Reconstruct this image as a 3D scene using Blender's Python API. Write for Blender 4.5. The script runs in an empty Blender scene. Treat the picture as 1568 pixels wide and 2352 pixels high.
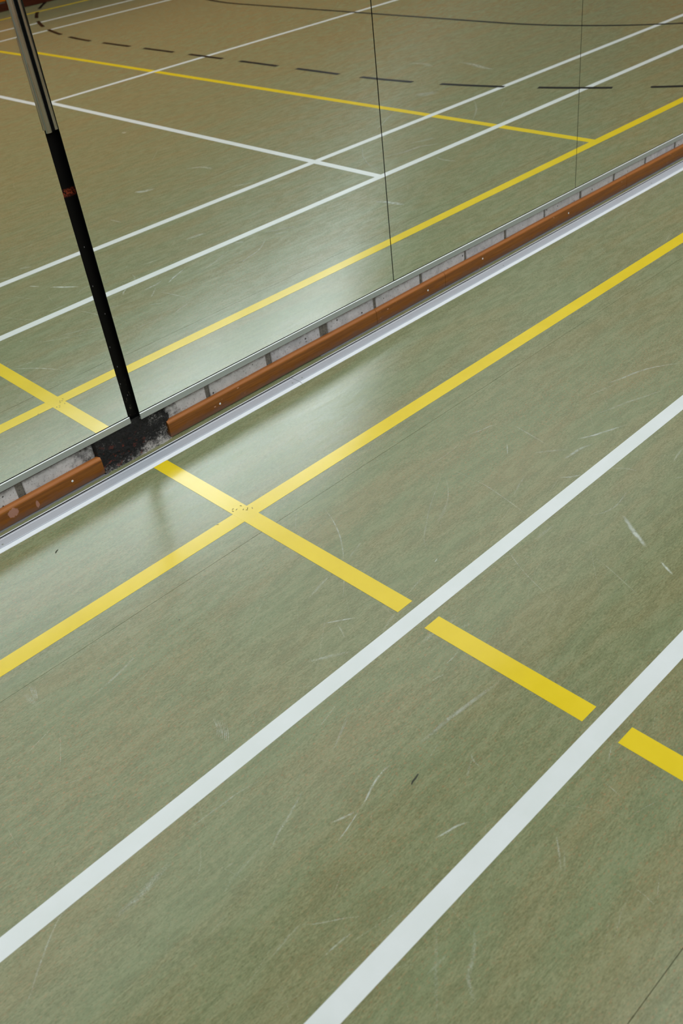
import bpy, bmesh, math, random
from mathutils import Vector, Matrix, noise

random.seed(7)
S = bpy.context.scene
COL = S.collection

# ------------------------------------------------------------------ camera
RIGHT, UP, FWD = Vector((0.714358, -0.689560, -0.119167)), Vector((0.483581, 0.363355, 0.796318)), Vector((0.505809, 0.626483, -0.593023))
cam_data = bpy.data.cameras.new('camera')
cam = bpy.data.objects.new('camera', cam_data)
COL.objects.link(cam)
m = Matrix((RIGHT, UP, -FWD)).transposed().to_4x4()
m.translation = Vector((0.000000, -2.095857, 1.357083))
cam.matrix_world = m
cam_data.sensor_fit = 'VERTICAL'
cam_data.sensor_height = 36.0
cam_data.sensor_width = 24.0
cam_data.lens = 32.4660
cam_data.clip_start = 0.05
cam_data.dof.use_dof = True
cam_data.dof.focus_distance = 2.35
cam_data.dof.aperture_fstop = 5.6
S.camera = cam

# ------------------------------------------------------------------ light levels, exposure
WINDOW_POWER = 7.8       # daylight coming through the frosted high windows
FILL_POWER = 1.40         # even fill light from glowing panels added under the ceiling
w = bpy.data.worlds.new('world'); S.world = w
w.use_nodes = True
w.node_tree.nodes['Background'].inputs[0].default_value = (0.82, 0.92, 1.0, 1)
w.node_tree.nodes['Background'].inputs[1].default_value = 1.0
S.view_settings.view_transform = 'Standard'
S.view_settings.look = 'None'
S.view_settings.gamma = 1.0
S.view_settings.exposure = 0.03
S.view_settings.use_curve_mapping = False

# ------------------------------------------------------------------ helpers
def lin(c):
    return tuple((x/12.92 if x <= .04045 else ((x+.055)/1.055)**2.4) for x in [k/255 for k in c]) + (1,)

class NT:
    def __init__(s, name):
        s.m = bpy.data.materials.new(name); s.m.use_nodes = True
        s.t = s.m.node_tree; s.n = s.t.nodes; s.p = s.n['Principled BSDF']
    def add(s, typ, **kw):
        nd = s.n.new(typ)
        for k, v in kw.items():
            if k.startswith('i_'):
                key = k[2:]
                key = int(key) if key.isdigit() else key.replace('_', ' ')
                if isinstance(v, bpy.types.NodeSocket): s.t.links.new(v, nd.inputs[key])
                else: nd.inputs[key].default_value = v
            else: setattr(nd, k, v)
        return nd
    def link(s, a, b): s.t.links.new(a, b)
    def coords(s, scale=(1, 1, 1), rot=(0, 0, 0), loc=(0, 0, 0)):
        if not hasattr(s, 'geo'): s.geo = s.add('ShaderNodeNewGeometry')
        mp = s.add('ShaderNodeMapping', i_Vector=s.geo.outputs['Position'])
        mp.inputs['Scale'].default_value = scale; mp.inputs['Rotation'].default_value = rot
        mp.inputs['Location'].default_value = loc
        return mp.outputs[0]
    def noise(s, vec, scale=1.0, detail=3.0, rough=.55, dist=0.0):
        return s.add('ShaderNodeTexNoise', i_Vector=vec, i_Scale=scale, i_Detail=detail, i_Roughness=rough, i_Distortion=dist).outputs['Fac']
    def ramp(s, fac, a, b, lo=0.0, hi=1.0):
        r = s.add('ShaderNodeMapRange', i_0=fac)
        r.inputs['From Min'].default_value = a; r.inputs['From Max'].default_value = b
        r.inputs['To Min'].default_value = lo; r.inputs['To Max'].default_value = hi
        return r.outputs[0]
    def mix(s, fac, a, b, blend='MIX'):
        nd = s.add('ShaderNodeMix', data_type='RGBA', blend_type=blend)
        for sock, v in ((nd.inputs[0], fac), (nd.inputs[6], a), (nd.inputs[7], b)):
            if isinstance(v, bpy.types.NodeSocket): s.link(v, sock)
            else: sock.default_value = v
        return nd.outputs[2]
    def math(s, op, a, b=0.0, clamp=False):
        nd = s.add('ShaderNodeMath', operation=op, use_clamp=clamp)
        for sock, v in ((nd.inputs[0], a), (nd.inputs[1], b)):
            if isinstance(v, bpy.types.NodeSocket): s.link(v, sock)
            else: sock.default_value = v
        return nd.outputs[0]
    def xyz(s):
        if not hasattr(s, 'geo'): s.geo = s.add('ShaderNodeNewGeometry')
        return s.add('ShaderNodeSeparateXYZ', i_0=s.geo.outputs['Position']).outputs
    def bump(s, h, strength=.3, dist=.001):
        b = s.add('ShaderNodeBump', i_Height=h, i_Strength=strength, i_Distance=dist)
        s.link(b.outputs[0], s.p.inputs['Normal'])
    def base(s, c):
        if isinstance(c, bpy.types.NodeSocket): s.link(c, s.p.inputs['Base Color'])
        else: s.p.inputs['Base Color'].default_value = c
    def rough(s, r):
        if isinstance(r, bpy.types.NodeSocket): s.link(r, s.p.inputs['Roughness'])
        else: s.p.inputs['Roughness'].default_value = r

# ---- materials
def mat_lino():
    n = NT('green_linoleum')
    v1 = n.coords((70, 210, 1), rot=(0, 0, math.radians(3)))
    f1 = n.noise(v1, 1.6, 4, .65)
    f2 = n.noise(n.coords((2.2, 11, 1)), 1.0, 5, .6, .4)
    f3 = n.noise(n.coords((140, 260, 1), loc=(3, 9, 0)), 1.0, 2, .5)
    f4 = n.noise(n.coords((.9, 1.6, 1), loc=(5, 2, 0)), 1.0, 3, .5)
    f5 = n.noise(n.coords((260, 420, 1), loc=(1, 4, 0)), 1.0, 2, .6)
    f6 = n.noise(n.coords((14, 60, 1), loc=(1, 4, 0)), 1.0, 4, .6, .6)
    base = n.mix(n.ramp(f1, .34, .66), lin((110, 113, 79)), lin((150, 152, 115)))
    base = n.mix(n.ramp(f2, .42, .64, 0, .50), base, lin((124, 141, 106)))
    base = n.mix(n.ramp(f2, .50, .34, 0, .42), base, lin((142, 136, 98)))
    base = n.mix(n.ramp(f6, .48, .64, 0, .38), base, lin((150, 154, 120)))
    base = n.mix(n.ramp(f6, .50, .36, 0, .28), base, lin((108, 112, 82)))
    warm = n.math('MULTIPLY', n.ramp(f3, .58, .68), n.ramp(f4, .45, .65, .15, .7))
    base = n.mix(warm, base, lin((164, 126, 90)))
    base = n.mix(n.ramp(f5, .60, .70, 0, .6), base, lin((84, 88, 60)))
    base = n.mix(n.ramp(f5, .34, .24, 0, .35), base, lin((168, 172, 140)))
    n.base(base)
    n.rough(n.math('ADD', n.ramp(f2, .3, .7, .155, .19), n.ramp(f6, .4, .7, -.015, .03)))
    n.p.inputs['Specular IOR Level'].default_value = .5
    # brushed along the hall: glossy lobe wide along x, tight along y
    tan = n.add('ShaderNodeCombineXYZ', i_X=1.0)
    n.link(tan.outputs[0], n.p.inputs['Tangent']); n.p.inputs['Anisotropic'].default_value = 1.0
    h = n.math('ADD', n.math('MULTIPLY', f1, .5), n.math('MULTIPLY', f5, .5))
    hh = n.math('ADD', h, n.math('MULTIPLY', n.noise(n.coords((9, 30, 1)), 1, 3, .6, .8), 1.2))
    n.bump(hh, .15, .0009)
    return n.m

def mat_paint(name, c, c2, rough=.17):
    n = NT(name)
    f = n.noise(n.coords((9, 9, 1)), 1, 4, .6)
    n.base(n.mix(n.ramp(f, .35, .7), lin(c), lin(c2)))
    n.rough(rough)
    tan = n.add('ShaderNodeCombineXYZ', i_X=1.0)
    n.link(tan.outputs[0], n.p.inputs['Tangent']); n.p.inputs['Anisotropic'].default_value = .9
    h = n.noise(n.coords((9, 30, 1)), 1, 3, .6, .8)
    n.bump(h, .07, .0009)
    return n.m

def mat_metal(name, c, rough=.4, streak=(4, 600, 600), amt=.08, metallic=1.0):
    n = NT(name)
    f = n.noise(n.coords(streak), 1, 3, .5)
    a = tuple(min(1, x*(1-amt)) for x in lin(c)[:3]) + (1,)
    b = tuple(min(1, x*(1+amt)) for x in lin(c)[:3]) + (1,)
    n.base(n.mix(f, a, b)); n.p.inputs['Metallic'].default_value = metallic
    n.rough(n.ramp(f, .3, .7, rough*.85, rough*1.15))
    return n.m

def mat_mirror():
    n = NT('mirror_glass')
    n.base((.935, .955, .92, 1)); n.p.inputs['Metallic'].default_value = 1
    n.rough(0.0)
    return n.m

def mat_plain(name, c, rough=.6, spec=.5):
    n = NT(name); n.base(lin(c)); n.rough(rough); n.p.inputs['Specular IOR Level'].default_value = spec
    return n.m

def mat_emit(name, c, k):
    n = NT(name); n.base((.02, .02, .02, 1))
    n.p.inputs['Emission Color'].default_value = c; n.p.inputs['Emission Strength'].default_value = k
    return n.m

def soot(n, base):
    """black tar smears on the wall around the foot of the post"""
    x, y, z = n.xyz()
    d = n.math('ABSOLUTE', n.math('SUBTRACT', x, .99))
    d = n.math('ADD', d, n.math('MULTIPLY', n.math('SUBTRACT', n.noise(n.coords((55, 55, 55)), 1, 4, .65), .5), .20))
    return n.mix(n.ramp(d, .175, .11, 0, .93), base, lin((24, 23, 22)))

def mat_brick():
    n = NT('pale_sand_lime_brick')
    oi = n.add('ShaderNodeObjectInfo')
    f = n.noise(n.coords((30, 30, 30)), 1, 5, .65)
    g = n.noise(n.coords((180, 180, 180)), 1, 3, .6)
    b = n.mix(n.ramp(f, .3, .7), lin((170, 170, 174)), lin((208, 206, 209)))
    b = n.mix(n.ramp(oi.outputs['Random'], 0, 1, 0, .35), b, lin((196, 193, 182)))
    b = n.mix(n.ramp(g, .58, .68, 0, .6), b, lin((112, 106, 104)))
    vo = n.add('ShaderNodeTexVoronoi', i_Vector=n.coords((42, 42, 42)), i_Scale=1.0)
    hole = n.math('MULTIPLY', n.ramp(vo.outputs['Distance'], .16, .10), n.ramp(n.noise(n.coords((20, 20, 20), loc=(7, 0, 0)), 1, 1, .5), .52, .56))
    b = n.mix(hole, b, lin((60, 56, 54)))
    x, y, z = n.xyz()
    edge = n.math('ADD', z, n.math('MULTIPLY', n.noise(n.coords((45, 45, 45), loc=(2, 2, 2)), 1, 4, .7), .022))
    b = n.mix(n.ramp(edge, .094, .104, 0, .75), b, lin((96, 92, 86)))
    n.base(soot(n, b)); n.rough(.85)
    n.bump(n.math('SUBTRACT', g, hole), .6, .0012)
    return n.m

def mat_mortar():
    n = NT('grey_mortar')
    g = n.noise(n.coords((160, 160, 160)), 1, 4, .7)
    b = n.mix(n.ramp(g, .3, .7), lin((82, 80, 74)), lin((134, 130, 120)))
    n.base(soot(n, b)); n.rough(.95); n.bump(g, .9, .002)
    return n.m

def mat_tar():
    n = NT('black_tar_render')
    x, y, z = n.xyz()
    g = n.noise(n.coords((170, 170, 170)), 1, 5, .75)
    l = n.noise(n.coords((22, 22, 22)), 1, 3, .6)
    side = n.ramp(n.math('ADD', x, n.math('MULTIPLY', z, -.7)), .98, 1.10, .02, .17)
    low = n.ramp(z, .035, .0, 0, .20)
    k = n.math('ADD', n.math('ADD', g, n.math('MULTIPLY', n.math('SUBTRACT', l, .5), .55)), n.math('ADD', side, low))
    b = n.mix(n.ramp(k, .62, .74), lin((9, 9, 9)), lin((104, 102, 100)))
    b = n.mix(n.ramp(k, .74, .84), b, lin((178, 174, 168)))
    r = n.noise(n.coords((60, 60, 90), loc=(4, 4, 4)), 1, 4, .7)
    band = n.math('MULTIPLY', n.ramp(r, .585, .63), n.ramp(z, .085, .045))
    b = n.mix(n.math('MULTIPLY', band, n.ramp(x, 1.06, .98, 0, .8)), b, lin((120, 44, 22)))
    n.base(b); n.rough(n.ramp(g, .3, .7, .55, .9)); n.bump(g, 1.0, .004)
    return n.m

def mat_post():
    n = NT('black_painted_steel')
    x, y, z = n.xyz()
    g = n.noise(n.coords((230, 230, 230)), 1, 4, .7)
    rz = n.math('SUBTRACT', 1, n.ramp(n.math('ABSOLUTE', n.math('SUBTRACT', z, .735)), .004, .011))
    rust = n.math('MULTIPLY', rz, n.ramp(g, .42, .56))
    b = n.mix(rust, (.0025, .0025, .0027, 1), lin((140, 62, 38)))
    low = n.math('MULTIPLY', n.ramp(z, .26, .10), n.ramp(n.noise(n.coords((150, 150, 60)), 1, 3, .6), .62, .70))
    b = n.mix(low, b, lin((96, 92, 80)))
    n.base(b); n.rough(.5); n.p.inputs['Specular IOR Level'].default_value = .12
    return n.m

def mat_wood(name, c1, c2, grime_highlight=True, ax=(6, 60, 160)):
    n = NT(name)
    f = n.noise(n.coords(ax), 1, 5, .6, .6)
    f2 = n.noise(n.coords((ax[0]*5, ax[1]*6, ax[2]*5)), 1, 3, .6)
    b = n.mix(n.ramp(f, .3, .7), lin(c1), lin(c2))
    b = n.mix(n.ramp(f2, .56, .70, 0, .5), b, lin(tuple(k*.6 for k in c1)))
    if grime_highlight:
        x, y, z = n.xyz()
        k = n.math('ADD', z, n.math('MULTIPLY', n.noise(n.coords((25, 25, 60), loc=(3, 3, 3)), 1, 4, .65), -.035))
        b = n.mix(n.ramp(k, .006, -.010, 0, .6), b, lin((104, 84, 80)))
        # highlight on the top arris, put into the colour
        b = n.mix(n.ramp(n.math('ADD', z, n.math('MULTIPLY', f2, .008)), .049, .055, 0, .5), b, lin((206, 130, 74)))
        sp = n.add('ShaderNodeTexVoronoi', i_Vector=n.coords((28, 28, 60), loc=(1, 0, 0)), i_Scale=1.0)
        b = n.mix(n.math('MULTIPLY', n.ramp(sp.outputs['Distance'], .13, .08), n.ramp(n.noise(n.coords((9, 9, 9)), 1, 1, .5), .5, .56)), b, lin((186, 140, 112)))
    if grime_highlight:
        for cx, cz, rx, rz in ((.604, .033, .016, .014), (.672, .021, .005, .012)):
            dx = n.math('DIVIDE', n.math('SUBTRACT', x, cx), rx); dz = n.math('DIVIDE', n.math('SUBTRACT', z, cz), rz)
            d = n.math('ADD', n.math('MULTIPLY', dx, dx), n.math('MULTIPLY', dz, dz))
            d = n.math('ADD', d, n.math('MULTIPLY', n.noise(n.coords((160, 160, 160)), 1, 3, .6), 1.6))
            b = n.mix(n.ramp(d, 1.75, 1.45, 0, .7), b, lin((176, 132, 116)))
    n.base(b); n.rough(.42); n.p.inputs['Specular IOR Level'].default_value = .25
    n.bump(f2, .15, .0006)
    return n.m

def mat_scuff():
    n = NT('pale_scuff')
    at = n.add('ShaderNodeAttribute', attribute_name='scuff')
    sep = n.add('ShaderNodeSeparateColor', i_0=at.outputs['Color'])
    u = n.math('ABSOLUTE', n.math('SUBTRACT', n.math('MULTIPLY', sep.outputs[0], 2), 1))
    v = n.math('ABSOLUTE', n.math('SUBTRACT', n.math('MULTIPLY', sep.outputs[1], 2), 1))
    pu = n.math('SUBTRACT', 1, n.math('POWER', u, 2), True)
    pv = n.math('SUBTRACT', 1, n.math('POWER', v, 3), True)
    g = n.ramp(n.noise(n.coords((1300, 1300, 1)), 1, 1, .5), .30, .70)
    g2 = n.ramp(n.noise(n.coords((60, 60, 1)), 1, 2, .6), .3, .6, .4, 1)
    k = n.math('MULTIPLY', n.math('MULTIPLY', n.math('MULTIPLY', pu, pv), g2), sep.outputs[2], True)
    a = n.math('LESS_THAN', g, n.math('ADD', k, 0.02))
    n.base(lin((200, 207, 198))); n.rough(.5)
    n.link(a, n.p.inputs['Alpha'])
    return n.m

M = dict(
    lino=mat_lino(), seam=mat_plain('dark_seam', (52, 56, 42), .7),
    yellow=mat_paint('yellow_line_paint', (229, 202, 38), (235, 208, 46)),
    white=mat_paint('white_line_paint', (222, 229, 229), (228, 234, 236), .24),
    black=mat_paint('black_line_paint', (16, 16, 17), (24, 23, 24), .42),
    mirror=mat_mirror(), edge=mat_plain('dark_glass_edge', (16, 24, 20), .3),
    alu=mat_metal('satin_aluminium', (166, 173, 171), .38, metallic=.35), alutop=mat_metal('bright_highlit_aluminium', (240, 245, 246), .3, metallic=.15),  # alutop: lip-top highlight put into the colour; screw heads share it
    rail=mat_metal('anodised_aluminium', (205, 211, 222), .42, metallic=.35), railw=mat_metal('pale_aluminium', (226, 231, 238), .4, metallic=.15),  # railw: paler than the cover band, for its lip and front edge
    steel=mat_metal('zinc_plated_steel', (176, 184, 182), .3, (500, 500, 8), .3),
    brick=mat_brick(), mortar=mat_mortar(), tar=mat_tar(), post=mat_post(),
    wood=mat_wood('varnished_brown_wood', (108, 62, 14), (136, 84, 24)), scuff=mat_scuff(),
    dust=mat_plain('grey_dust', (116, 116, 118), .95), void=mat_plain('slot_shade', (10, 10, 10), .9, .1),  # void: near-black colour standing in for shade in slots and recesses
    panel=mat_wood('orange_wall_panel', (214, 118, 8), (234, 140, 12), False, (3, 3, 40)),
    darkwood=mat_wood('dark_red_wood', (66, 28, 16), (84, 36, 20), False, (3, 3, 40)),
    plaster=mat_plain('grey_plaster', (176, 184, 180), .8), ceil=mat_plain('ceiling_paint', (196, 194, 184), .85),
    frame=mat_plain('white_window_frame', (200, 202, 200), .5),
    pane=mat_emit('daylit_frosted_pane', (.84, .95, 1.0, 1), WINDOW_POWER), pane_dim=mat_emit('dimmed_frosted_pane', (.84, .95, 1.0, 1), WINDOW_POWER*.55),  # second pane: glow lowered to weaken the floor highlight at left
    fill=mat_emit('added_fill_light', (.985, .99, .965, 1), FILL_POWER),
)

M['black'].node_tree.nodes['Principled BSDF'].inputs['Specular IOR Level'].default_value = .08   # matt black tape

def tag(o, label=None, cat=None, group=None, kind=None):
    for k, v in (('label', label), ('category', cat), ('group', group), ('kind', kind)):
        if v: o[k] = v
    return o

def mesh(name, verts, faces, mats, parent=None, idx=None, smooth=False, face=None):
    me = bpy.data.meshes.new(name)
    me.from_pydata([tuple(v) for v in verts], [], faces)
    for mt in (mats if isinstance(mats, (list, tuple)) else [mats]): me.materials.append(mt)
    if idx:
        for p, i in zip(me.polygons, idx): p.material_index = i
    if smooth:
        for p in me.polygons: p.use_smooth = True
    me.update()
    bm = bmesh.new(); bm.from_mesh(me); bmesh.ops.recalc_face_normals(bm, faces=bm.faces)
    if face:
        bm.normal_update()
        for f in bm.faces:
            if f.normal.dot(Vector(face)) < 0: f.normal_flip()
    bm.to_mesh(me); bm.free()
    o = bpy.data.objects.new(name, me); COL.objects.link(o)
    if parent: o.parent = parent
    return o

def empty(name, loc=(0, 0, 0)):
    o = bpy.data.objects.new(name, None); COL.objects.link(o); o.location = loc; o.empty_display_size = .05
    return o

BOXF = [(0, 1, 3, 2), (4, 6, 7, 5), (0, 4, 5, 1), (2, 3, 7, 6), (0, 2, 6, 4), (1, 5, 7, 3)]
def boxv(x0, x1, y0, y1, z0, z1):
    return [(x, y, z) for x in (x0, x1) for y in (y0, y1) for z in (z0, z1)]
def box(name, x0, x1, y0, y1, z0, z1, mt, parent=None, bev=0):
    o = mesh(name, boxv(x0, x1, y0, y1, z0, z1), BOXF, mt, parent)
    if bev:
        bm = bmesh.new(); bm.from_mesh(o.data)
        bmesh.ops.bevel(bm, geom=bm.edges[:], offset=bev, segments=1, affect='EDGES')
        bm.to_mesh(o.data); bm.free()
    return o

def extrude_profile(name, prof, xs, mats, parent=None, idx=None, dz=None, dy=None):
    """closed profile [(y, z)] swept along x through the stations xs; dz(x) shifts it"""
    V, F, I = [], [], []
    n = len(prof)
    for x in xs:
        o = dz(x) if dz else 0
        e = dy(x) if dy else 0
        V += [(x, y+e, z+o) for y, z in prof]
    for s in range(len(xs)-1):
        for k in range(n):
            F.append((s*n+k, s*n+(k+1) % n, (s+1)*n+(k+1) % n, (s+1)*n+k)); I.append(idx[k] if idx else 0)
    F.append(tuple(range(n))); I.append(0)
    F.append(tuple((len(xs)-1)*n+k for k in range(n))); I.append(0)
    return mesh(name, V, F, mats, parent, I)

def disc_screw(name, p, nrm, r, mt, parent):
    """countersunk screw head with a cross recess"""
    nrm = Vector(nrm).normalized(); a = nrm.orthogonal().normalized(); b = nrm.cross(a)
    p = Vector(p); V, F, I = [], [], []
    N = 16
    rings = [(r, 0), (r*.85, r*.22), (r*.42, r*.26), (r*.36, -r*.05)]
    for rr, h in rings:
        for k in range(N):
            t = 2*math.pi*k/N
            q = rr*(1 if rr > r*.5 or k % 4 < 2 else .5)
            V.append(p+a*q*math.cos(t)+b*q*math.sin(t)+nrm*h)
    for j in range(3):
        for k in range(N):
            F.append((j*N+k, j*N+(k+1) % N, (j+1)*N+(k+1) % N, (j+1)*N+k)); I.append(1 if j == 2 else 0)
    F.append(tuple(3*N+k for k in range(N))); I.append(1)
    return mesh(name, V, F, [mt, M['void']], parent, I)

# ------------------------------------------------------------------ the hall shell
X0, X1, YF, H = -7.0, 17.0, -8.47, 7.3
floor = empty('floor'); tag(floor, kind='structure')
seams = [0.03, -0.562, -1.828, -3.094, -4.36, -5.626, -6.892, YF]
for a, b in zip(seams, seams[1:]):
    box('linoleum_sheet', X0, X1, b+.0005, a-.0005, -.02, 0, M['lino'], floor)
box('floor_base', X0-.2, X1+.2, YF-.2, .5, -.06, -.0205, M['seam'], floor)

def hline(name, y, w, xa, xb, z, mt, label=None):
    o = box(name, xa, xb, y-w/2, y+w/2, 0, z, mt, floor); tag(o, label); return o
def vline(name, x, w, ya, yb, z, mt, label=None):
    o = box(name, x-w/2, x+w/2, ya, yb, 0, z, mt, floor); tag(o, label); return o
LY, LW, LB = .0004, .0006, .0008
hline('yellow_court_line', -.4700, .0478, X0+1, X1-2, LY, M['yellow'], 'yellow line running along the mirror wall')
hline('yellow_court_line', -7.978, .0478, X0+1, X1-2, LY, M['yellow'], 'yellow line near the far wall, seen in the mirror')
vline('yellow_court_line', 1.0044, .0457, -1.019, -.0900, LY+.0001, M['yellow'], 'yellow line crossing from the metal strip to the first white line')
vline('yellow_court_line', 1.0044, .0457, -1.481, -1.0955, LY, M['yellow'], 'yellow dash between the two white lines')
vline('yellow_court_line', 1.0044, .0457, -7.954, -1.5558, LY, M['yellow'], 'yellow line beyond the second white line')
vline('yellow_court_line', 3.937, .0457, -7.954, -.49, LY+.0001, M['yellow'], 'yellow line seen crossing the mirror')
hline('white_court_line', -1.0578, .0385, X0+1, X1-3, LW, M['white'], 'white line nearer the mirror')
hline('white_court_line', -1.5178, .0385, X0+1, X1-3, LW, M['white'], 'white line nearer the camera')
hline('white_court_line', -6.8056, .0385, X0+1, X1-3, LW, M['white'])
hline('white_court_line', -7.3190, .0385, X0+1, X1-3, LW, M['white'])
vline('white_court_line', 3.0688, .040, -7.30, -1.06, LW+.0001, M['white'], 'white cross line seen in the mirror')
hline('white_court_line', -4.1794, .040, 3.07, X1-3, LW, M['white'], 'white centre line seen in the mirror')

def arc_path(xs, R):
    """straight in the middle, a quarter circle at both ends, sampled by arc length s measured from y=-4.17"""
    yc, half = -4.17, 1.5
    def P(s):
        sg = 1 if s >= 0 else -1; t = abs(s)
        if t <= half: return (xs, yc+s), (1, 0)
        a = (t-half)/R
        return (xs+R-R*math.cos(a), yc+sg*(half+R*math.sin(a))), (math.cos(a), -sg*math.sin(a))
    return P
def ribbon(name, P, s0, s1, w, z, mt, label=None):
    n = max(2, int(abs(s1-s0)/.06)); V, F = [], []
    for k in range(n+1):
        (x, y), (nx, ny) = P(s0+(s1-s0)*k/n)
        for q in (-1, 1):
            for zz in (0, z): V.append((x+nx*q*w/2, y+ny*q*w/2, zz))
    for k in range(n):
        a = k*4; b = a+4
        F += [(a+1, a+3, b+3, b+1), (a, a+1, b+1, b), (a+2, b+2, b+3, a+3), (a, b, b+2, a+2)]
    F += [(0, 2, 3, 1), (n*4, n*4+1, n*4+3, n*4+2)]
    o = mesh(name, V, F, mt, floor); tag(o, label); return o
dash = arc_path(4.402, 4.25)
# dash ends measured along the path (0 = middle of the hall)
for k in range(-8, 8):
    s0 = .405+(k)*.6185; s1 = s0+.415
    if abs(dash((s0+s1)/2)[0][1]) > .12 and dash(s0)[0][1] < -.2:
        ribbon('black_court_dash', dash, s0, s1, .036, LB, M['black'])
solid = arc_path(5.975, 2.68)
ribbon('black_court_line', solid, -4.3, 4.3, .034, LB, M['black'], 'curved unbroken black line seen in the mirror')

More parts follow.
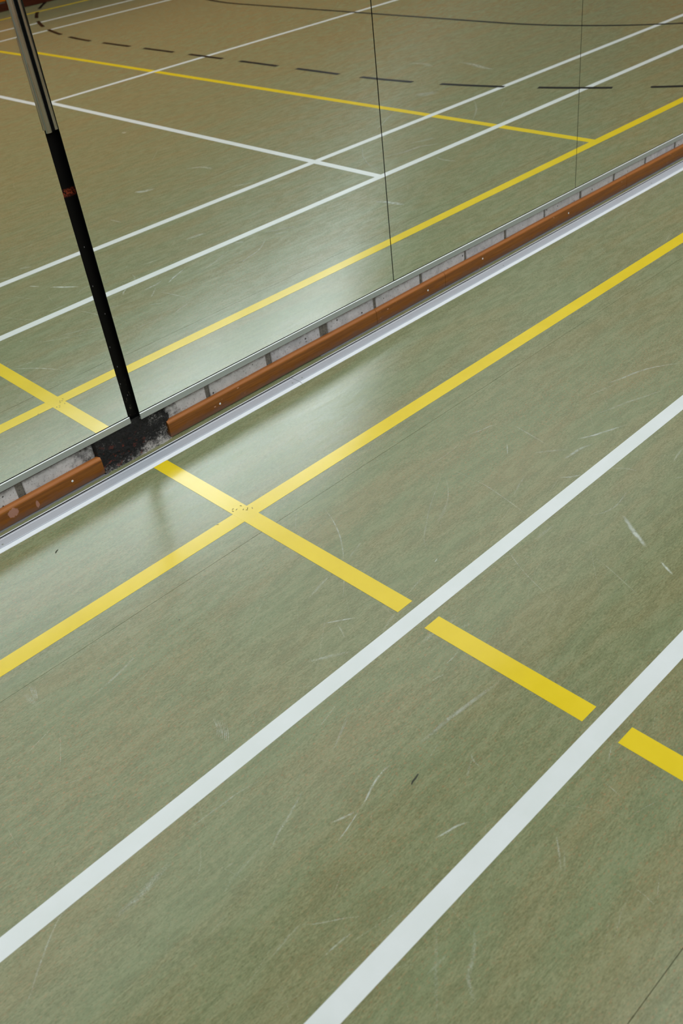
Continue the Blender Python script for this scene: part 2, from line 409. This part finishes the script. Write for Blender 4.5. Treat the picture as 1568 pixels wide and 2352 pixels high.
SCUFFS = [
 (6.8, 0.5, [(2.044, -0.837), (2.093, -0.855), (2.151, -0.872), (2.2, -0.896), (2.265, -0.946)]),
 (5.9, 0.25, [(1.952, -0.831), (2.007, -0.846), (2.054, -0.858)]),
 (5.9, 0.35, [(1.882, -0.902), (1.932, -0.921), (1.987, -0.938), (2.047, -0.963), (2.099, -0.982)]),
 (6.7, 0.7, [(1.757, -0.935), (1.797, -0.959), (1.843, -0.979), (1.888, -0.999)]),
 (8.1, 0.55, [(1.659, -0.962), (1.692, -0.965), (1.73, -0.969), (1.761, -0.98)]),
 (6.0, 0.4, [(1.64, -0.883), (1.672, -0.912), (1.705, -0.945)]),
 (5.5, 0.55, [(1.589, -1.0), (1.606, -1.02), (1.63, -1.037)]),
 (2.8, 0.5, [(1.637, -0.8), (1.616, -0.818), (1.597, -0.833)]),
 (4.9, 0.35, [(1.718, -0.764), (1.71, -0.804), (1.702, -0.842), (1.691, -0.893)]),
 (2.8, 0.45, [(1.458, -0.828), (1.455, -0.874), (1.444, -0.929), (1.431, -0.985), (1.418, -1.034)]),
 (2.4, 0.25, [(1.459, -0.772), (1.458, -0.828)]),
 (4.7, 0.3, [(1.464, -0.955), (1.505, -0.94), (1.547, -0.927)]),
 (4.0, 0.4, [(1.608, -0.687), (1.64, -0.701), (1.673, -0.709), (1.697, -0.719)]),
 (3.4, 0.25, [(1.423, -0.69), (1.461, -0.703), (1.525, -0.705), (1.572, -0.694)]),
 (1.9, 0.4, [(1.451, -0.742), (1.373, -0.785), (1.306, -0.823), (1.245, -0.864), (1.209, -0.89), (1.177, -0.929)]),
 (3.2, 0.3, [(1.43, -0.764), (1.385, -0.813), (1.34, -0.847), (1.285, -0.873), (1.265, -0.88)]),
 (9.9, 0.75, [(1.55, -1.203), (1.531, -1.23), (1.508, -1.262), (1.492, -1.289), (1.479, -1.307)]),
 (5.5, 0.75, [(1.457, -1.357), (1.445, -1.378), (1.433, -1.4)]),
 (4.0, 0.35, [(1.494, -1.139), (1.527, -1.162), (1.567, -1.172), (1.612, -1.166), (1.634, -1.161)]),
 (7.4, 0.3, [(1.354, -1.1), (1.393, -1.1), (1.423, -1.101)]),
 (2.0, 0.4, [(1.288, -1.078), (1.261, -1.124), (1.243, -1.165), (1.23, -1.201), (1.209, -1.259)]),
 (2.1, 0.35, [(1.387, -1.225), (1.373, -1.277), (1.353, -1.331), (1.334, -1.382)]),
 (4.6, 0.4, [(1.807, -1.183), (1.843, -1.175), (1.873, -1.171)]),
 (5.7, 0.3, [(1.694, -1.076), (1.714, -1.106), (1.724, -1.137)]),
 (5.1, 0.3, [(1.747, -1.222), (1.764, -1.233)]),
 (11.1, 0.35, [(0.176, -1.151), (0.205, -1.151), (0.233, -1.148), (0.264, -1.142), (0.298, -1.138)]),
 (2.8, 0.4, [(0.151, -1.077), (0.118, -1.08), (0.095, -1.093), (0.069, -1.113), (0.041, -1.137), (0.023, -1.154), (-0.004, -1.176)]),
 (2.8, 0.35, [(0.35, -1.11), (0.386, -1.111), (0.425, -1.114), (0.464, -1.117), (0.506, -1.127)]),
 (4.9, 0.25, [(0.419, -1.232), (0.382, -1.237), (0.349, -1.242), (0.322, -1.251)]),
 (3.0, 0.22, [(0.301, -1.201), (0.323, -1.185), (0.337, -1.169), (0.348, -1.152)]),
 (2.1, 0.35, [(0.351, -1.217), (0.367, -1.22)]),
 (2.3, 0.3, [(0.235, -0.732), (0.277, -0.719), (0.304, -0.711)]),
 (1.7, 0.3, [(0.269, -0.812), (0.29, -0.777), (0.317, -0.727)]),
 (1.4, 0.25, [(0.136, -0.852), (0.131, -0.893), (0.131, -0.924)]),
 (1.3, 0.6, [(0.538, -0.939), (0.531, -0.96), (0.523, -0.974), (0.513, -0.984)]),
 (1.3, 0.6, [(0.54, -0.943), (0.531, -0.966), (0.524, -0.979), (0.514, -0.989)]),
 (1.3, 0.6, [(0.542, -0.948), (0.532, -0.972), (0.524, -0.985), (0.515, -0.994)]),
 (1.3, 0.6, [(0.544, -0.953), (0.532, -0.977), (0.524, -0.99), (0.515, -0.999)]),
 (1.3, 0.6, [(0.546, -0.958), (0.533, -0.983), (0.525, -0.995), (0.516, -1.004)]),
 (1.3, 0.6, [(0.548, -0.963), (0.533, -0.989), (0.525, -1.0), (0.516, -1.009)]),
 (1.3, 0.6, [(0.55, -0.968), (0.534, -0.994), (0.525, -1.006), (0.517, -1.014)]),
 (4.0, 0.6, [(0.623, -1.44), (0.645, -1.447), (0.665, -1.452), (0.686, -1.463)]),
 (3.4, 0.45, [(0.759, -1.584), (0.741, -1.601), (0.725, -1.615), (0.712, -1.627)]),
 (2.7, 0.25, [(0.711, -1.634), (0.73, -1.62), (0.746, -1.607)]),
 (5.7, 0.3, [(0.546, -1.586), (0.529, -1.602), (0.507, -1.616), (0.484, -1.627), (0.469, -1.646), (0.462, -1.658)]),
 (4.4, 0.22, [(0.51, -1.543), (0.475, -1.573), (0.438, -1.605), (0.406, -1.638)]),
 (3.2, 0.3, [(0.445, -1.581), (0.47, -1.582), (0.487, -1.583)]),
 (3.2, 0.3, [(0.796, -1.375), (0.787, -1.387), (0.782, -1.406)]),
 (3.8, 0.25, [(0.788, -1.382), (0.768, -1.393), (0.749, -1.403)]),
 (1.7, 0.35, [(0.896, -1.586), (0.892, -1.605), (0.889, -1.621)]),
 (1.6, 0.35, [(0.761, -1.728), (0.76, -1.745), (0.756, -1.767)]),
 (1.3, 0.35, [(0.81, -1.741), (0.792, -1.749), (0.766, -1.762)]),
 (1.8, 0.25, [(0.746, -1.728), (0.715, -1.733), (0.691, -1.742), (0.661, -1.751)]),
 (1.9, 0.22, [(0.929, -1.673), (0.899, -1.663), (0.87, -1.654)]),
 (2.2, 0.3, [(0.974, -1.55), (0.953, -1.558), (0.933, -1.568)]),
 (2.3, 0.25, [(0.854, -1.541), (0.889, -1.544), (0.922, -1.545)]),
 (1.7, 0.25, [(0.738, -1.325), (0.762, -1.318), (0.784, -1.315)]),
 (1.7, 0.25, [(0.794, -1.466), (0.787, -1.489), (0.787, -1.51)]),
 (3.2, 0.6, [(1.14, -0.619), (1.12, -0.671), (1.089, -0.727), (1.054, -0.774), (1.033, -0.797)]),
 (2.0, 0.3, [(1.033, -0.797), (0.981, -0.853), (0.937, -0.895)]),
 (6.1, 0.35, [(0.889, -0.835), (0.935, -0.822), (0.979, -0.813)]),
 (4.9, 0.3, [(1.04, -0.806), (1.071, -0.796), (1.109, -0.784)]),
 (3.4, 0.7, [(0.858, -0.92), (0.888, -0.941), (0.916, -0.962)]),
 (3.3, 0.35, [(0.874, -0.942), (0.866, -0.964), (0.856, -0.984)]),
 (7.5, 0.45, [(0.758, -0.975), (0.786, -0.992), (0.81, -1.007), (0.836, -1.024)]),
 (3.0, 0.4, [(0.979, -1.191), (0.956, -1.196), (0.933, -1.197)]),
 (3.2, 0.4, [(0.877, -1.203), (0.896, -1.208), (0.911, -1.212)]),
 (7.6, 0.45, [(0.75, -1.288), (0.783, -1.291), (0.824, -1.292), (0.876, -1.297), (0.924, -1.302), (0.967, -1.308)]),
 (2.9, 0.35, [(0.657, -1.119), (0.688, -1.111), (0.717, -1.104)]),
 (2.2, 0.3, [(0.639, -1.176), (0.679, -1.157), (0.72, -1.133)]),
 (3.4, 0.3, [(1.038, -0.997), (1.074, -0.989), (1.102, -0.984)]),
 (5.2, 0.25, [(0.912, -1.037), (0.952, -1.023), (0.974, -1.017)]),
 (10.0, 0.3, [(0.943, -1.121), (0.972, -1.119), (1.014, -1.123), (1.054, -1.125)]),
 (4.9, 0.4, [(1.032, -1.153), (1.052, -1.161)]),
 (3.3, 0.5, [(1.154, -0.972), (1.169, -0.967)]),
 (8.0, 0.25, [(1.27, -0.88), (1.307, -0.864), (1.345, -0.847)]),
 (1.8, 0.35, [(1.29, -0.83), (1.244, -0.867), (1.202, -0.896), (1.178, -0.925)]),
 (2.2, 0.25, [(1.092, -0.566), (1.04, -0.621)]),
 (2.4, 0.4, [(1.285, -1.078), (1.266, -1.115), (1.252, -1.143)]),
 (3.7, 0.6, [(0.689, -1.28), (0.656, -1.282), (0.628, -1.289), (0.601, -1.3), (0.581, -1.305)]),
 (2.4, 0.6, [(0.581, -1.305), (0.558, -1.312), (0.534, -1.318), (0.512, -1.322)]),
 (4.4, 0.5, [(0.527, -1.287), (0.544, -1.294), (0.558, -1.299), (0.574, -1.304)]),
 (4.1, 0.4, [(0.427, -1.248), (0.457, -1.233), (0.482, -1.225), (0.513, -1.213), (0.538, -1.203)]),
 (2.2, 0.35, [(0.633, -1.18), (0.665, -1.166), (0.692, -1.153), (0.721, -1.138)]),
 (2.1, 0.45, [(0.355, -1.217), (0.365, -1.219)]),
 (2.9, 0.3, [(0.307, -1.39), (0.329, -1.387), (0.35, -1.384), (0.371, -1.384)]),
 (2.1, 0.4, [(0.371, -1.384), (0.387, -1.4), (0.404, -1.413), (0.426, -1.429), (0.443, -1.444)]),
 (2.8, 0.45, [(0.358, -1.448), (0.379, -1.449), (0.401, -1.451), (0.418, -1.453)]),
 (10.5, 0.3, [(0.315, -0.579), (0.317, -0.6), (0.319, -0.634)]),
 (1.3, 0.6, [(0.335, -0.567), (0.328, -0.594), (0.322, -0.612)]),
 (1.4, 0.6, [(0.337, -0.57), (0.33, -0.597), (0.324, -0.614)]),
 (1.4, 0.6, [(0.34, -0.573), (0.332, -0.599), (0.325, -0.616)]),
 (1.4, 0.6, [(0.343, -0.576), (0.334, -0.601), (0.327, -0.617)]),
 (5.0, 0.35, [(0.406, -0.7), (0.437, -0.697), (0.475, -0.69), (0.519, -0.678), (0.536, -0.674)]),
 (27.5, 0.5, [(2.312, -2.005), (2.341, -1.97), (2.397, -1.951)]),
 (19.7, 0.4, [(2.073, -1.25), (2.12, -1.243), (2.164, -1.232)]),
 (14.9, 0.4, [(2.163, -1.029), (2.197, -1.005)]),
 (15.2, 0.3, [(2.324, -0.998), (2.378, -0.965), (2.425, -0.942)]),
 (12.5, 0.3, [(2.316, -0.957), (2.374, -0.922)]),
 (20.1, 0.35, [(2.665, -2.057), (2.726, -2.004), (2.736, -1.92)]),
 (24.1, 0.4, [(2.9, -3.01), (2.896, -2.973)]),
 (17.0, 0.25, [(2.787, -1.082), (2.868, -1.039), (2.941, -1.011)]),
 (9.5, 0.3, [(2.027, -1.778), (2.035, -1.693)]),
 (14.5, 0.3, [(1.988, -1.527), (2.064, -1.531)]),
 (5.4, 0.25, [(3.393, -1.507), (3.256, -1.366), (3.176, -1.264)]),
 (19.6, 0.25, [(2.615, -1.609), (2.701, -1.565)]),
 (35.8, 0.45, [(4.935, -2.16), (4.919, -2.037), (4.876, -1.913), (4.863, -1.832)]),
 (68.5, 0.35, [(4.229, -1.901), (4.25, -1.85), (4.328, -1.816)]),
 (38.5, 0.3, [(4.81, -2.471), (4.818, -2.362), (4.777, -2.267)]),
 (19.7, 0.35, [(3.29, -1.242), (3.392, -1.21), (3.497, -1.194), (3.588, -1.128)]),
 (20.3, 0.3, [(3.515, -1.279), (3.592, -1.243), (3.638, -1.231)]),
 (7.3, 0.35, [(3.372, -1.487), (3.257, -1.364), (3.17, -1.239), (3.129, -1.11)]),
 (14.9, 0.35, [(3.407, -1.012), (3.393, -0.95), (3.405, -0.891)]),
 (9.5, 0.3, [(4.274, -1.495), (4.14, -1.368), (3.968, -1.249)]),
 (10.7, 0.3, [(3.605, -1.611), (3.748, -1.683), (3.917, -1.768)]),
 (24.2, 0.6, [(2.812, -0.853), (2.834, -0.8), (2.846, -0.737), (2.856, -0.707)]),
 (15.1, 0.3, [(2.309, -1.013), (2.359, -0.977), (2.413, -0.959)]),
 (20.5, 0.3, [(1.503, -1.607), (1.549, -1.575)]),
 (14.3, 0.3, [(1.402, -1.582), (1.432, -1.553)]),
]

# wear marks: faint pale strokes on the varnish (flat wear, not things)
def scuff_mesh():
    strokes = [(w/1000, a, p) for w, a, p in SCUFFS]
    rnd = random.Random(3)
    for _ in range(750):                       # the fine web of marks over the rest of the hall
        x, y = rnd.uniform(-1.5, 9), rnd.uniform(-8.2, -.12)
        if y > -2.1 and x < 2.9 and rnd.random() < .70: continue
        L = rnd.uniform(.04, .28); t = rnd.gauss(0, .55) + (math.pi/2 if rnd.random() < .12 else 0); c = rnd.uniform(-2.5, 2.5)
        p = []
        for k in range(5):
            p.append((x, y)); x += math.cos(t)*L/4; y += math.sin(t)*L/4; t += c*L/4
        strokes.append((rnd.choice((.0012, .002, .003)), rnd.uniform(.05, .20), p))
    for _ in range(420):                       # hair-fine scratches in the near floor
        x, y = rnd.uniform(0, 3.2), rnd.uniform(-2.0, -.12)
        L = rnd.uniform(.03, .22); t = rnd.gauss(.15, .5) + (math.pi/2 if rnd.random() < .15 else 0); c = rnd.uniform(-2, 2)
        p = []
        for k in range(5):
            p.append((x, y)); x += math.cos(t)*L/4; y += math.sin(t)*L/4; t += c*L/4
        strokes.append((rnd.choice((.0007, .001, .0016)), rnd.uniform(.06, .24), p))
    V, F, C = [], [], []
    for si, (w, a, p) in enumerate(strokes):
        pts = [Vector(q) for q in p]
        # smooth resample
        out = []
        for i in range(len(pts)-1):
            p0 = pts[max(i-1, 0)]; p1 = pts[i]; p2 = pts[i+1]; p3 = pts[min(i+2, len(pts)-1)]
            for t in (0, .25, .5, .75):
                out.append(.5*((2*p1)+(p2-p0)*t+(2*p0-5*p1+4*p2-p3)*t*t+(3*p1-p0-3*p2+p3)*t**3))
        out.append(pts[-1])
        b0 = len(V); n = len(out)
        for i, q in enumerate(out):
            d = (out[min(i+1, n-1)]-out[max(i-1, 0)])
            if d.length < 1e-6: d = Vector((1, 0))
            d.normalize(); nn = Vector((-d.y, d.x))
            ww = w*.75*(.45+.55*math.sin(math.pi*min(max(i/(n-1), .08), .92)))
            for s in (-1, 0, 1):
                V.append((q.x+nn.x*s*ww, q.y+nn.y*s*ww, .0001+si*1.5e-7)); C.append(((s+1)/2, i/(n-1), min(1, a)))
        for i in range(n-1):
            for s in (0, 1):
                k = b0+i*3+s; F.append((k, k+1, k+4, k+3))
    o = mesh('scuff_marks', V, F, M['scuff'], floor, face=(0, 0, 1))
    at = o.data.attributes.new('scuff', 'FLOAT_COLOR', 'POINT')
    for i, c in enumerate(C): at.data[i].color = (c[0], c[1], c[2], 1)
    tag(o, 'pale scuffs and scratches', kind='stuff')
scuff_mesh()
def heel_mark(pts, w, h=.0002):
    V, F = [], []; n = len(pts)
    for i, (x, y) in enumerate(pts):
        d = Vector(pts[min(i+1, n-1)])-Vector(pts[max(i-1, 0)]); d.normalize()
        ww = w*(.25+.75*math.sin(math.pi*(i+.5)/n))
        for s in (-1, 1): V.append((x-d.y*s*ww/2, y+d.x*s*ww/2, h))
    for i in range(n-1): F.append((2*i, 2*i+1, 2*i+3, 2*i+2))
    mesh('heel_mark', V, F, M['seam'], floor, face=(0, 0, 1))
heel_mark([(.6762, -1.3385), (.6830, -1.3360), (.6905, -1.3352), (.7010, -1.3325)], .004)
heel_mark([(.6035, -.2070), (.6090, -.2015), (.6155, -.1985)], .004)
heel_mark([(.6595, -.6578), (.6610, -.6575), (.6625, -.6580)], .003)
for i, (x, y) in enumerate(((.996, -.429), (.990, -.436), (1.001, -.438), (1.018, -.434), (1.012, -.452), (1.016, -.461), (1.022, -.457), (.9305, -.4495), (1.030, -.466))):
    a = i*1.7; heel_mark([(x-.003*math.cos(a), y-.003*math.sin(a)), (x, y+.0008), (x+.003*math.cos(a), y+.003*math.sin(a))], .0018, .0008)

# walls ------------------------------------------------------------
wall = empty('wall_back'); tag(wall, kind='structure')
box('wall_core', X0, X1, .024, .30, -.02, H, M['mortar'], wall)
BY = .013
joints = [1.268, 1.5075, 1.742, 1.9765, 2.2063, 2.4447, 2.6752, 2.917, 3.1555, 3.3891, 3.6247, 3.861, 4.10, 4.34, 4.58]
gaps = [.016, .022, .036] + [.012]*12
edges = []
prev = 1.112
for j, g in zip(joints, gaps):
    edges.append((prev, j-g/2)); prev = j+g/2
edges += [(.659, .8735), (.400, .6375), (.158, .388)]
for k, (a, b) in enumerate(edges):
    zt = .0945+random.uniform(-.002, .002)
    y = BY+random.uniform(-.001, .0015)
    o = box('brick', a, b, y, .045, .022, zt, M['brick'], wall, bev=.0022)
for k in range(18):                              # the next course, its foot hidden by the mirror frame
    a = .27+k*.24
    if .86 < a+.12 < 1.12: continue
    box('brick', a, a+.228, BY+.001, .045, .1065, .178, M['brick'], wall, bev=.0022)
# uneven mortar, joined (one lumpy sheet between the bricks)
def lumpy(name, x0, x1, z0, z1, nx, nz, yf, mt, parent, kind=None, sc=60.0):
    V, F = [], []
    for i in range(nx+1):
        for j in range(nz+1):
            x = x0+(x1-x0)*i/nx; z = z0+(z1-z0)*j/nz
            V.append((x, yf(x, z), z))
    for i in range(nx):
        for j in range(nz):
            k = i*(nz+1)+j; F.append((k, k+1, k+nz+2, k+nz+1))
    o = mesh(name, V, F, mt, parent, smooth=True, face=(0, -1, 0))
    if kind: o['kind'] = kind
    return o
lumpy('mortar_bed', .14, 4.6, -.005, .112, 900, 22,
      lambda x, z: BY+.0045+.0026*noise.noise(Vector((x*70, z*70, 1)))+.0015*noise.noise(Vector((x*220, z*220, 4)))
      - (.0035 if z > .094 else 0)*max(0, noise.noise(Vector((x*14, 3, 2)))+.5), M['mortar'], wall, 'stuff')
def tary(x, z):
    e = min(1, (x-.874)/.004, (1.125-x + .03*noise.noise(Vector((z*40, 2, 8))))/.02)
    e = max(0, e)
    lump = .0035*noise.noise(Vector((x*45, z*45, 3)))+.0022*noise.noise(Vector((x*130, z*130, 7)))+.0012*noise.noise(Vector((x*330, z*330, 9)))
    foot = .010*max(0, (.016-z)/.016)
    return BY+.004-.0130*e+lump-foot*e
tar = lumpy('tar_render', .874, 1.13, -.003, .112, 230, 100, tary, M['tar'], wall, 'stuff')
tar['label'] = 'black tar-smeared render around the foot of the post'
# other walls of the hall
wf = empty('wall_front'); tag(wf, kind='structure')
WZ0, WZ1 = 4.75, 7.2
WINX = [(-4.6+2.36*k, -4.6+2.36*k+2.22) for k in range(6)]
box('wall_core', X0, X1, YF-.3, YF-.02, -.02, WZ0, M['plaster'], wf)
box('wall_core', X0, X1, YF-.3, YF-.02, WZ1, H, M['plaster'], wf)
xs = [X0]+[v for ab in WINX for v in ab]+[X1]
for a, b in zip(xs[::2], xs[1::2]):
    box('wall_core', a, b, YF-.3, YF-.02, WZ0, WZ1, M['plaster'], wf)
pw = 1.2; k = 0; x = X0
while x < X1-.01:                                # veneered wall panels up to the sill
    b = min(x+pw, X1)
    if 1:
        box('wall_panel', x+.004, b-.004, YF-.02, YF, .09, 2.5, M['panel'], wf, bev=.003)
    x = b
box('skirting_board', X0, 5.17, YF-.02, YF+.006, 0, .075, M['darkwood'], wf, bev=.003)
box('kick_board', 5.172, X1, YF-.02, YF+.008, 0, .26, M['darkwood'], wf, bev=.003)
def ploc(o, par): o.parent = par; o.matrix_parent_inverse = Matrix.Translation(par.location).inverted(); return o
for i, (a, b) in enumerate(WINX):
    wn = empty('window_%d' % (i+1), (a, YF-.2, WZ0)); tag(wn, kind='structure')
    fr = []
    for (p, q, r, s) in ((a, b, WZ0, WZ0+.06), (a, b, WZ1-.06, WZ1), (a, a+.06, WZ0+.06, WZ1-.06), (b-.06, b, WZ0+.06, WZ1-.06), ((a+b)/2-.025, (a+b)/2+.025, WZ0+.06, WZ1-.06)):
        ploc(box('window_frame', p, q, YF-.19, YF-.12, r, s, M['frame'], None), wn)
    mid = (a+b)/2
    for (p, q) in ((a+.06, mid-.025), (mid+.025, b-.06)):
        ploc(box('window_pane', p, q, YF-.165, YF-.15, WZ0+.06, WZ1-.06, M['pane'] if a > 3.5 else M['pane_dim'], None), wn)
wl = box('wall_left', X0-.2, X0, YF-.3, .3, -.02, H, M['plaster']); tag(wl, kind='structure')
wr = box('wall_right', X1, X1+.2, YF-.3, .3, -.02, H, M['panel']); tag(wr, kind='structure')
cl = box('ceiling', X0-.2, X1+.2, YF-.3, .3, H, H+.2, M['ceil']); tag(cl, kind='structure')
for ix in range(5):  # unseen glowing ceiling panels, added to give even fill light
    t = empty('window_%d' % (ix+11), (-5.0+ix*4.0, -4.3, H-.1)); tag(t, kind='structure')
    x = -5.0+ix*4.0
    for (p, q, r_, s_) in ((x-2.0, x-1.95, -8.3, -.2), (x+1.95, x+2.0, -8.3, -.2), (x-1.95, x+1.95, -8.3, -8.25), (x-1.95, x+1.95, -.25, -.2), (x-.03, x+.03, -8.25, -.25)):
        ploc(box('window_frame', p, q, r_, s_, H-.12, H, M['frame'], None), t)
    ploc(box('window_pane', x-1.95, x-.03, -8.25, -.25, H-.08, H-.06, M['fill'], None), t)
    ploc(box('window_pane', x+.03, x+1.95, -8.25, -.25, H-.08, H-.06, M['fill'], None), t)

# ------------------------------------------------------------------ mirrors
def mirror(name, xa, xb, p, t, label, z0=.106, z1=2.12, th=.005, joint=0):
    V = []
    for x in (xa, xb):
        for back in (0, 1):
            for z in (z0, z1):
                V.append((x, -p*x-t*z+(th if back else 0), z))
    # box ordering x, y(front, back), z
    o = mesh(name, V, BOXF, [M['mirror'], M['edge']], None, [1, 1, 0, 1, 1, 1])
    tag(o, label, 'mirror', 'frameless wall mirrors')
    yb = -p*xb-t*1.1+th
    if joint: mesh('joint_shade', [(x, -p*x-t*z+q, z) for x in (xb-.012, xb+joint) for q in (th+.0002, th+.0012) for z in (z0, z1)], BOXF, M['void'], o)  # black strip added behind the joint to darken the gap
    return o
P1, T1, P2, T2 = .00118, .01151, -.00634, .01126
mirror('wall_mirror', -1.068, -.0365, P2, T2, 'wall mirror outside the frame, second left of the black post')
mirror('wall_mirror', -.0340, .9968, P2, T2, 'wall mirror on the left of the black post')
mirror('wall_mirror', 1.0295, 2.0555, P1, T1, 'wide wall mirror right of the black post, up to the first dark joint', joint=.012)
mirror('wall_mirror', 2.0591, 3.0878, P1, T1, 'wall mirror between the two thin dark joints', joint=.012)
mirror('wall_mirror', 3.0905, 4.1190, P1, T1, 'wall mirror at the right edge of the photo, past the second dark joint')
mirror('wall_mirror', 4.1206, 5.1500, P1, T1, 'wall mirror out of frame beyond the right edge')

def dyR(x): return -P1*x-T1*.112
def dyL(x): return -P2*x-T2*.112
def frame_dz(x):
    if x < 1.93: return -.0008*max(0, (x-1.03))
    return -.0007-.0056*(x-1.93)
chan = [(-.0035, .1030), (.0060, .1030), (.0060, .1052), (-.0001, .1052), (-.0001, .1240), (-.0008, .1240), (-.0008, .1222), (-.0030, .1222), (-.0042, .1210), (-.0042, .1040)]
ci = [0, 0, 0, 0, 2, 2, 1, 1, 0, 0]  # black bead added to draw the dark reflected line above the lip
o = extrude_profile('mirror_frame_strip', chan, [-1.07, .9985], [M['alu'], M['alutop'], M['void']], None, ci, None, dyL)
tag(o, 'aluminium edge strip under the mirror left of the black post', 'frame strip')
o = extrude_profile('mirror_frame_strip', chan, [1.0283, 1.93, 2.8, 3.6, 5.15], [M['alu'], M['alutop'], M['void']], None, ci, frame_dz, dyR)
tag(o, 'long aluminium edge strip under the mirrors right of the black post', 'frame strip')

# ------------------------------------------------------------------ post and slotted track
post = empty('steel_post', (1.013, .02, 0))
ploc(box('shaft', .984, 1.043, .0122, .024, .03, 2.3, M['post'], None, bev=.001), post)
sp = [(1.0075, .33), (1.021, .42), (1.010, .50), (1.018, .60), (1.012, .27), (1.006, .22), (1.017, .18)]
for sx, sz in sp:
    V, F = [], []
    for k in range(6):
        tt = k*math.pi/3; V.append((sx+.0011*math.cos(tt), .0118, sz+.0022*math.sin(tt)))
    V.append((sx, .0108, sz))
    for k in range(6): F.append((k, (k+1) % 6, 6))
    ploc(mesh('paint_fleck', V, F, M['dust'], None, face=(0, -1, 0)), post)
tag(post, 'narrow black steel post between the mirrors, foot in black tar', 'post')

track = empty('slotted_track', (1.012, -.004, .876))
def flange(name, prof, zb):
    n = len(prof); V = [(x, y, z) for z in (zb, 2.25) for x, y in prof]
    F = [(k, (k+1) % n, n+(k+1) % n, n+k) for k in range(n)]+[tuple(range(n)), tuple(n+k for k in range(n))]
    return ploc(mesh(name, V, F, M['steel'], None, smooth=False), track)
flange('flange', [(.9995, .0060), (.9985, -.0030), (.9990, -.0062), (1.0005, -.0080), (1.0030, -.0090), (1.0070, -.0093), (1.0105, -.0090), (1.0125, -.0080), (1.0128, -.0060), (1.0120, .0060)], .8765)
flange('flange', [(1.0210, .0060), (1.0208, -.0070), (1.0215, -.0088), (1.0240, -.0095), (1.0290, -.0092), (1.0306, -.0075), (1.0308, .0060)], .8795)
ploc(box('slot', 1.0118, 1.0214, -.0030, .0060, .8765, 2.25, M['void'], None), track)
ploc(box('edge_reflection', .9945, .9990, -.0058, -.0042, .8840, 2.25, M['steel'], None), track)  # strip added to stand for the track's reflection in the left mirror
tag(track, 'slotted zinc steel track over the top of the black post', 'track')

# ------------------------------------------------------------------ baseboards (wood)
bb = empty('baseboard_back'); tag(bb, kind='structure')
wp = [(-.0040, .0050), (-.0042, .0455), (-.0030, .0490), (.0015, .0540), (.0040, .0552), (.0115, .0552), (.0115, .0050)]
for a, b in ((-.9, .8795), (1.1055, 1.9630), (1.9642, 2.3115), (2.3128, 3.46), (3.4615, 4.8)):
    n = max(2, int((b-a)/.08))
    st = [a+(b-a)*k/n for k in range(n+1)]
    o = extrude_profile('board', wp, st, M['wood'], bb, None, lambda x: .0008*math.sin(x*9)-.0006)
for x, z in ((.7824, .0325), (1.2904, .0245), (2.2193, .0262), (2.5189, .0337), (3.05, .030)):
    disc_screw('screw', (x, -.0043, z), (0, -1, 0), .0032, M['alutop'], bb)

# dirt and crumbs in the gap under the boards
def dirt(x0, x1, seed):
    V, F = [], []; n = int((x1-x0)/.004)
    for i in range(n+1):
        x = x0+(x1-x0)*i/n
        e = .005+.0055*noise.noise(Vector((x*30, seed, 0)))+.003*noise.noise(Vector((x*130, seed, 3)))
        V += [(x, -.003-max(0, e), .0003), (x, .001, .0026+.0012*noise.noise(Vector((x*200, 1, seed)))), (x, .014, .003)]
    for i in range(n):
        for s in (0, 1): F.append((i*3+s, i*3+s+1, i*3+s+4, i*3+s+3))
    o = mesh('dust_line', V, F, M['dust'], floor, smooth=True, face=(0, 0, 1)); o['kind'] = 'stuff'
dirt(.3, .885, 1); dirt(1.7, 4.4, 5)

# ------------------------------------------------------------------ aluminium strip screwed to the floor
cover = [(-.0290, 0), (-.0290, .0052), (-.0298, .0060), (-.0346, .0060), (-.0350, .0022), (-.0374, .0022), (-.0378, .0052), (-.0440, .0062), (-.0455, .0055), (-.0750, .0052), (-.0758, .0046), (-.0760, 0)]
covi = [1, 1, 1, 2, 2, 2, 0, 0, 0, 0, 0, 0]
edge = [(-.0784, 0), (-.0784, .0048), (-.0790, .0052), (-.0893, .0014), (-.0900, 0)]
def strip(xa, xb, xe0, xe1, label, screws):
    t = empty('threshold_strip', (xa, -.06, 0))
    ploc(extrude_profile('cover_strip', cover, [xa, xb], [M['rail'], M['railw'], M['void']], None, covi), t)
    ploc(extrude_profile('edge_strip', edge, [xe0, xe1], M['railw'], None), t)
    ploc(box('gap_shade', xa, xb, -.0790, -.0755, .0, .0022, M['void'], None), t)  # black strip added to darken the gap between cover and edge
    for x in screws: ploc(disc_screw('screw', (x, -.0665, .0052), (0, 0, 1), .0030, M['alu'], None), t)
    tag(t, label, 'floor strip', 'aluminium floor strips along the mirror wall')
strip(-1.2, 1.5402, -1.2, 1.5405, 'aluminium floor strip left of the joint, passing the black post', (-.4, .5311, 1.5227))
strip(1.5418, 4.6, 1.5425, 4.6, 'aluminium floor strip right of the joint, running to the right edge', (1.5625, 2.56, 3.55))
